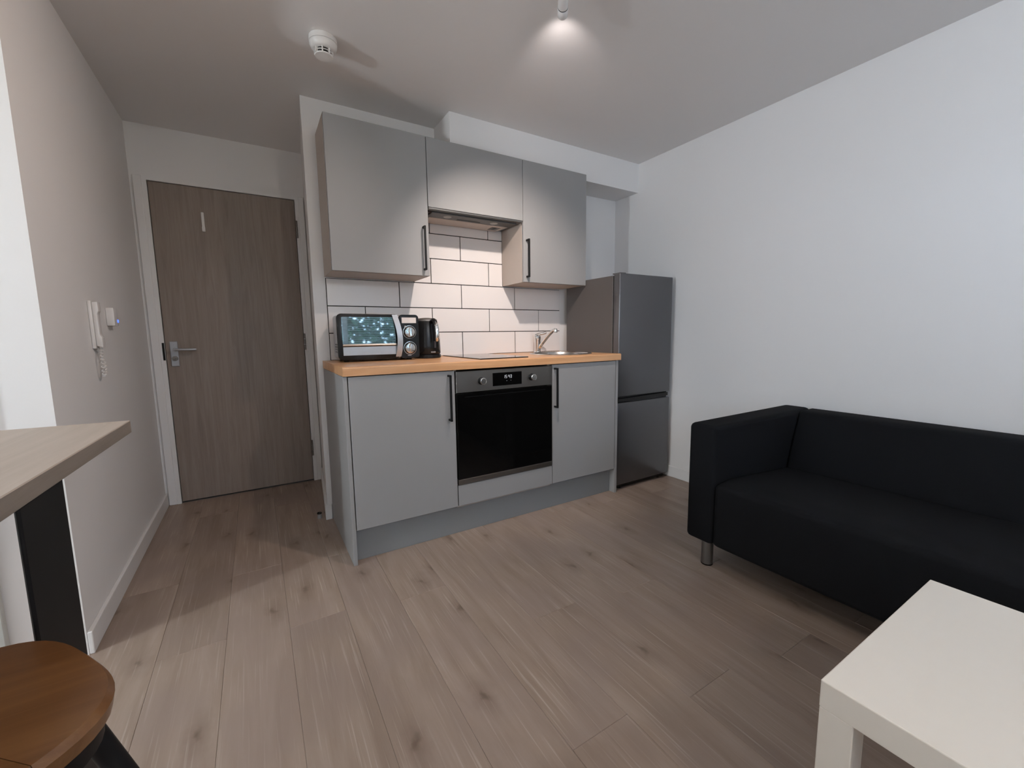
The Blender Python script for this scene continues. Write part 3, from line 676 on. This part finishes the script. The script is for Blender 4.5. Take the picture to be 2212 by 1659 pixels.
# ---------------------------------------------------------------- left wall devices
ph = thing('intercom_handset', 'white door entry phone with curly cord on the left wall', 'intercom', (XL, 0.385, 1.10))
B('back_plate', (XL+0.0003, 0.352, 1.008), (XL+0.012, 0.396, 1.196), M['plastic'], ph, 0.004, 2, smooth=True)
def f(bm):
    prism(bm, [(XL+0.0125, 1.018), (XL+0.032, 1.012), (XL+0.032, 1.052), (XL+0.026, 1.064), (XL+0.026, 1.146), (XL+0.031, 1.156), (XL+0.030, 1.192), (XL+0.0125, 1.190)], 'y', 0.356, 0.392, 0.003, 2)
obj('handset', None, M['plastic'], ph, True, fn=f)
def f(bm):
    pts = []
    ctl = curve_pts([(XL+0.022, 0.372, 1.011), (XL+0.022, 0.362, 0.96), (XL+0.020, 0.372, 0.902), (XL+0.018, 0.396, 0.905), (XL+0.015, 0.412, 0.95), (XL+0.007, 0.392, 1.0075)], 28)
    for i, c in enumerate(ctl):
        a = i*0.9; pts.append((c.x+0.0045*math.cos(a), c.y+0.0045*math.sin(a), c.z))
    tube(bm, pts, 0.0024, 6)
obj('curly_cord', None, M['plastic'], ph, True, fn=f)
tm = thing('thermostat', 'small white wall thermostat with blue light beside the entry phone', 'thermostat', (XL, 0.62, 1.14))
B('housing', (XL+0.0003, 0.585, 1.103), (XL+0.028, 0.648, 1.182), M['plastic'], tm, 0.004, 2, smooth=True)
part_label(B('indicator', (XL+0.0278, 0.629, 1.118), (XL+0.0295, 0.643, 1.131), M['led'], tm, 0.0008), 'glowing blue indicator')

# ---------------------------------------------------------------- sofa
SX0, SX1, SY1, SY0 = 0.795, 1.612, -0.757, -2.557
so = thing('sofa', 'low black fabric two seat sofa with square arms along the right wall', 'sofa', ((SX0+SX1)/2, (SY0+SY1)/2, 0))
AW = 0.130
bm = bmesh.new()
prism(bm, [(SX0-0.003, 0.115), (SX0+0.001, 0.392), (SX0+0.10, 0.402), (1.386, 0.368), (1.386, 0.115)], 'y', SY0+AW+0.0005, SY1-AW-0.0005, 0.022, 4)
obj('seat', bm, M['sofa'], so, True)
bm = bmesh.new()
prism(bm, [(1.3870, 0.33), (1.394, 0.38), (1.432, 0.50), (1.482, 0.632), (1.505, 0.640), (SX1, 0.640), (SX1, 0.115), (1.3870, 0.115)], 'y', SY0+AW+0.002, SY1-AW-0.002, 0.012, 3)
obj('backrest', bm, M['sofa'], so, True)
for ya, yb in ((SY1-AW, SY1), (SY0, SY0+AW)):
    bm = bmesh.new(); box(bm, (SX0, ya, 0.112), (SX1+0.004, yb, 0.642), 0.022, 4); obj('armrest', bm, M['sofa'], so, True)
for xx in (SX0+0.045, SX1-0.06):
    for yy in (SY1-0.085, SY0+0.085):
        bm = bmesh.new(); lathe(bm, [(0.0245, 0.006), (0.0245, 0.113)], (xx, yy, 0), 24); lg = obj('leg', bm, M['sofaleg'], so, True)
        bm = bmesh.new(); lathe(bm, [(0.025, 0.0002), (0.0253, 0.0058)], (xx, yy, 0), 24); obj('foot_cap', bm, M['blackpl'], lg, True)

# ---------------------------------------------------------------- coffee table
cx0, cx1, cy1, cy0 = -0.053, 0.495, -1.637, -2.537
ct = thing('coffee_table', 'white rectangular coffee table with square legs in front of the sofa', 'coffee table', ((cx0+cx1)/2, (cy0+cy1)/2, 0))
B('table_top', (cx0, cy0, 0.400), (cx1, cy1, 0.450), M['lack'], ct, 0.002, 2)
for xx in (cx0, cx1-0.05):
    for yy in (cy0, cy1-0.05): B('leg', (xx+0.0005, yy+0.0005, 0.0), (xx+0.0495, yy+0.0495, 0.3998), M['lack'], ct, 0.0015)

# ---------------------------------------------------------------- bar table
bt = thing('bar_table', 'high pale oak topped table with broad black leg at the left edge', 'table', (-1.3, -1.2, 0))
bm = bmesh.new()
prism(bm, [(-1.093, -0.664), (-1.125, -1.78), (-1.70, -1.74), (-1.70, -0.601)], 'z', 0.8315, 0.860, 0.0015)
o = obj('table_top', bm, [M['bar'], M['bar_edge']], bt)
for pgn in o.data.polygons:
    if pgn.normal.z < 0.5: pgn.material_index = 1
for ya, yb, xo in ((-1.157, -1.014, -1.110), (-1.762, -1.674, -1.127), (-1.157, -1.014, -1.60), (-1.70, -1.557, -1.60)):
    lg = B('leg', (xo-0.006, ya, 0.0), (xo, yb, 0.8312), M['black'], bt, 0.002)

# ---------------------------------------------------------------- bar stool
scx, scy, sz = -1.1475, -1.3370, 0.670
st = thing('bar_stool', 'backless stool with dark varnished wooden seat and black splayed legs', 'stool', (scx, scy, 0), 0)
def sq(a, n, ang, expo=3.0):
    out = []
    for i in range(n):
        t_ = 2*PI*i/n; c, s = math.cos(t_), math.sin(t_)
        r = a/((abs(c)**expo+abs(s)**expo)**(1/expo)); x_, y_ = r*c, r*s
        out.append((x_*math.cos(ang)-y_*math.sin(ang), x_*math.sin(ang)+y_*math.cos(ang)))
    return out
SA = math.radians(33)
def seat_ring(bm, prof, n=64):
    rings = [[bm.verts.new((x_, y_, z_)) for x_, y_ in sq(a_, n, SA)] for a_, z_ in prof]
    for a_, b_ in zip(rings, rings[1:]):
        for i in range(n): bm.faces.new([a_[i], a_[(i+1) % n], b_[(i+1) % n], b_[i]])
    bm.faces.new(rings[0][::-1]); bm.faces.new(rings[-1])
# seat of three glued boards: clip the seat outline into strips
def strip(bm, k):
    seat_ring(bm, [(0.128, sz-0.028), (0.134, sz-0.024), (0.1370, sz-0.008), (0.1325, sz)])
    nrm = Vector((math.cos(SA+0.25), math.sin(SA+0.25), 0)); cuts = (-0.062, 0.016)
    def clip(off, keep_pos):
        r = bmesh.ops.bisect_plane(bm, geom=bm.verts[:]+bm.edges[:]+bm.faces[:], plane_co=nrm*off, plane_no=nrm, clear_inner=keep_pos, clear_outer=not keep_pos)
        bmesh.ops.holes_fill(bm, edges=[e for e in bm.edges if e.is_boundary])
    if k > 0: clip(cuts[k-1]+0.0003, True)
    if k < 2: clip(cuts[k]-0.0003, False)
for k in range(3):
    bm = bmesh.new(); strip(bm, k)
    seat_o = obj('seat_board', bm, M['seat'], st, True, local=True)
def f(bm): seat_ring(bm, [(0.118, sz-0.052), (0.126, sz-0.050), (0.127, sz-0.0285)])
obj('seat_frame', None, M['black'], st, True, local=True, fn=f)
for k in range(4):
    a = math.radians(5) + k*PI/2; d = Vector((math.cos(a), math.sin(a), 0))
    top = d*0.120 + Vector((0, 0, sz-0.040)); bot = d*0.315
    bm = bmesh.new(); tube(bm, [tuple(top), tuple(top*.5+bot*.5), tuple(bot+Vector((0, 0, 0.0002)))], 0.0115, 12)
    obj('leg', bm, M['black'], st, True, local=True)

# ---------------------------------------------------------------- behind the camera, seen only as a reflection: blind, hedge
vb = thing('venetian_blind', 'white venetian blind with tilted slats in the rear window', 'blind', (0, WIN[4]+0.03, WIN[3]))
B('head_rail', (x0+0.01, WIN[4]-0.020, WIN[3]-0.035), (x1-0.01, WIN[4]+0.02, WIN[3]-0.002), M['slat'], vb)
bm = bmesh.new(); box(bm, (x0+0.012, -0.012, -0.0008), (x1-0.012, 0.012, 0.0008))
bmesh.ops.rotate(bm, verts=bm.verts, cent=(0, 0, 0), matrix=Matrix.Rotation(math.radians(14), 3, 'X'))
sm = bpy.data.meshes.new('slat'); bm.to_mesh(sm); bm.free(); sm.materials.append(M['slat'])
zz = WIN[2]+0.02
while zz < WIN[3]-0.045:
    o = bpy.data.objects.new('slat', sm); C.objects.link(o); o.parent = vb; o.location = (0, -0.03, zz-WIN[3]); zz += 0.024
bm = bmesh.new()
for i in range(24000):
    px, pz = random.uniform(-1.2, 4.2), random.uniform(0.05, 2.1); py = -5.3 + random.uniform(-.12, .28) + 0.12*math.sin(px*3+pz*2)
    s = random.uniform(.035, .075); rm = Matrix.Rotation(random.uniform(0, 6.3), 3, 'Z') @ Matrix.Rotation(random.uniform(.3, 1.6), 3, 'X') @ Matrix.Rotation(random.uniform(0, 6.3), 3, 'Z')
    vs = [bm.verts.new(rm @ Vector(v)*s + Vector((px, py, pz))) for v in ((0, -1, 0), (.5, -.1, .12), (0, 1, 0), (-.5, -.1, .12))]
    bm.faces.new(vs)
o = obj('hedge', bm, M['leaf']); o['kind'] = 'stuff'; o['label'] = 'dense green hedge outside the rear window'; o['category'] = 'hedge'
struct('trim_garden', (-4, -6.5, -0.2), (4, WIN[4]-T-0.01, 0.0), M['soil'])
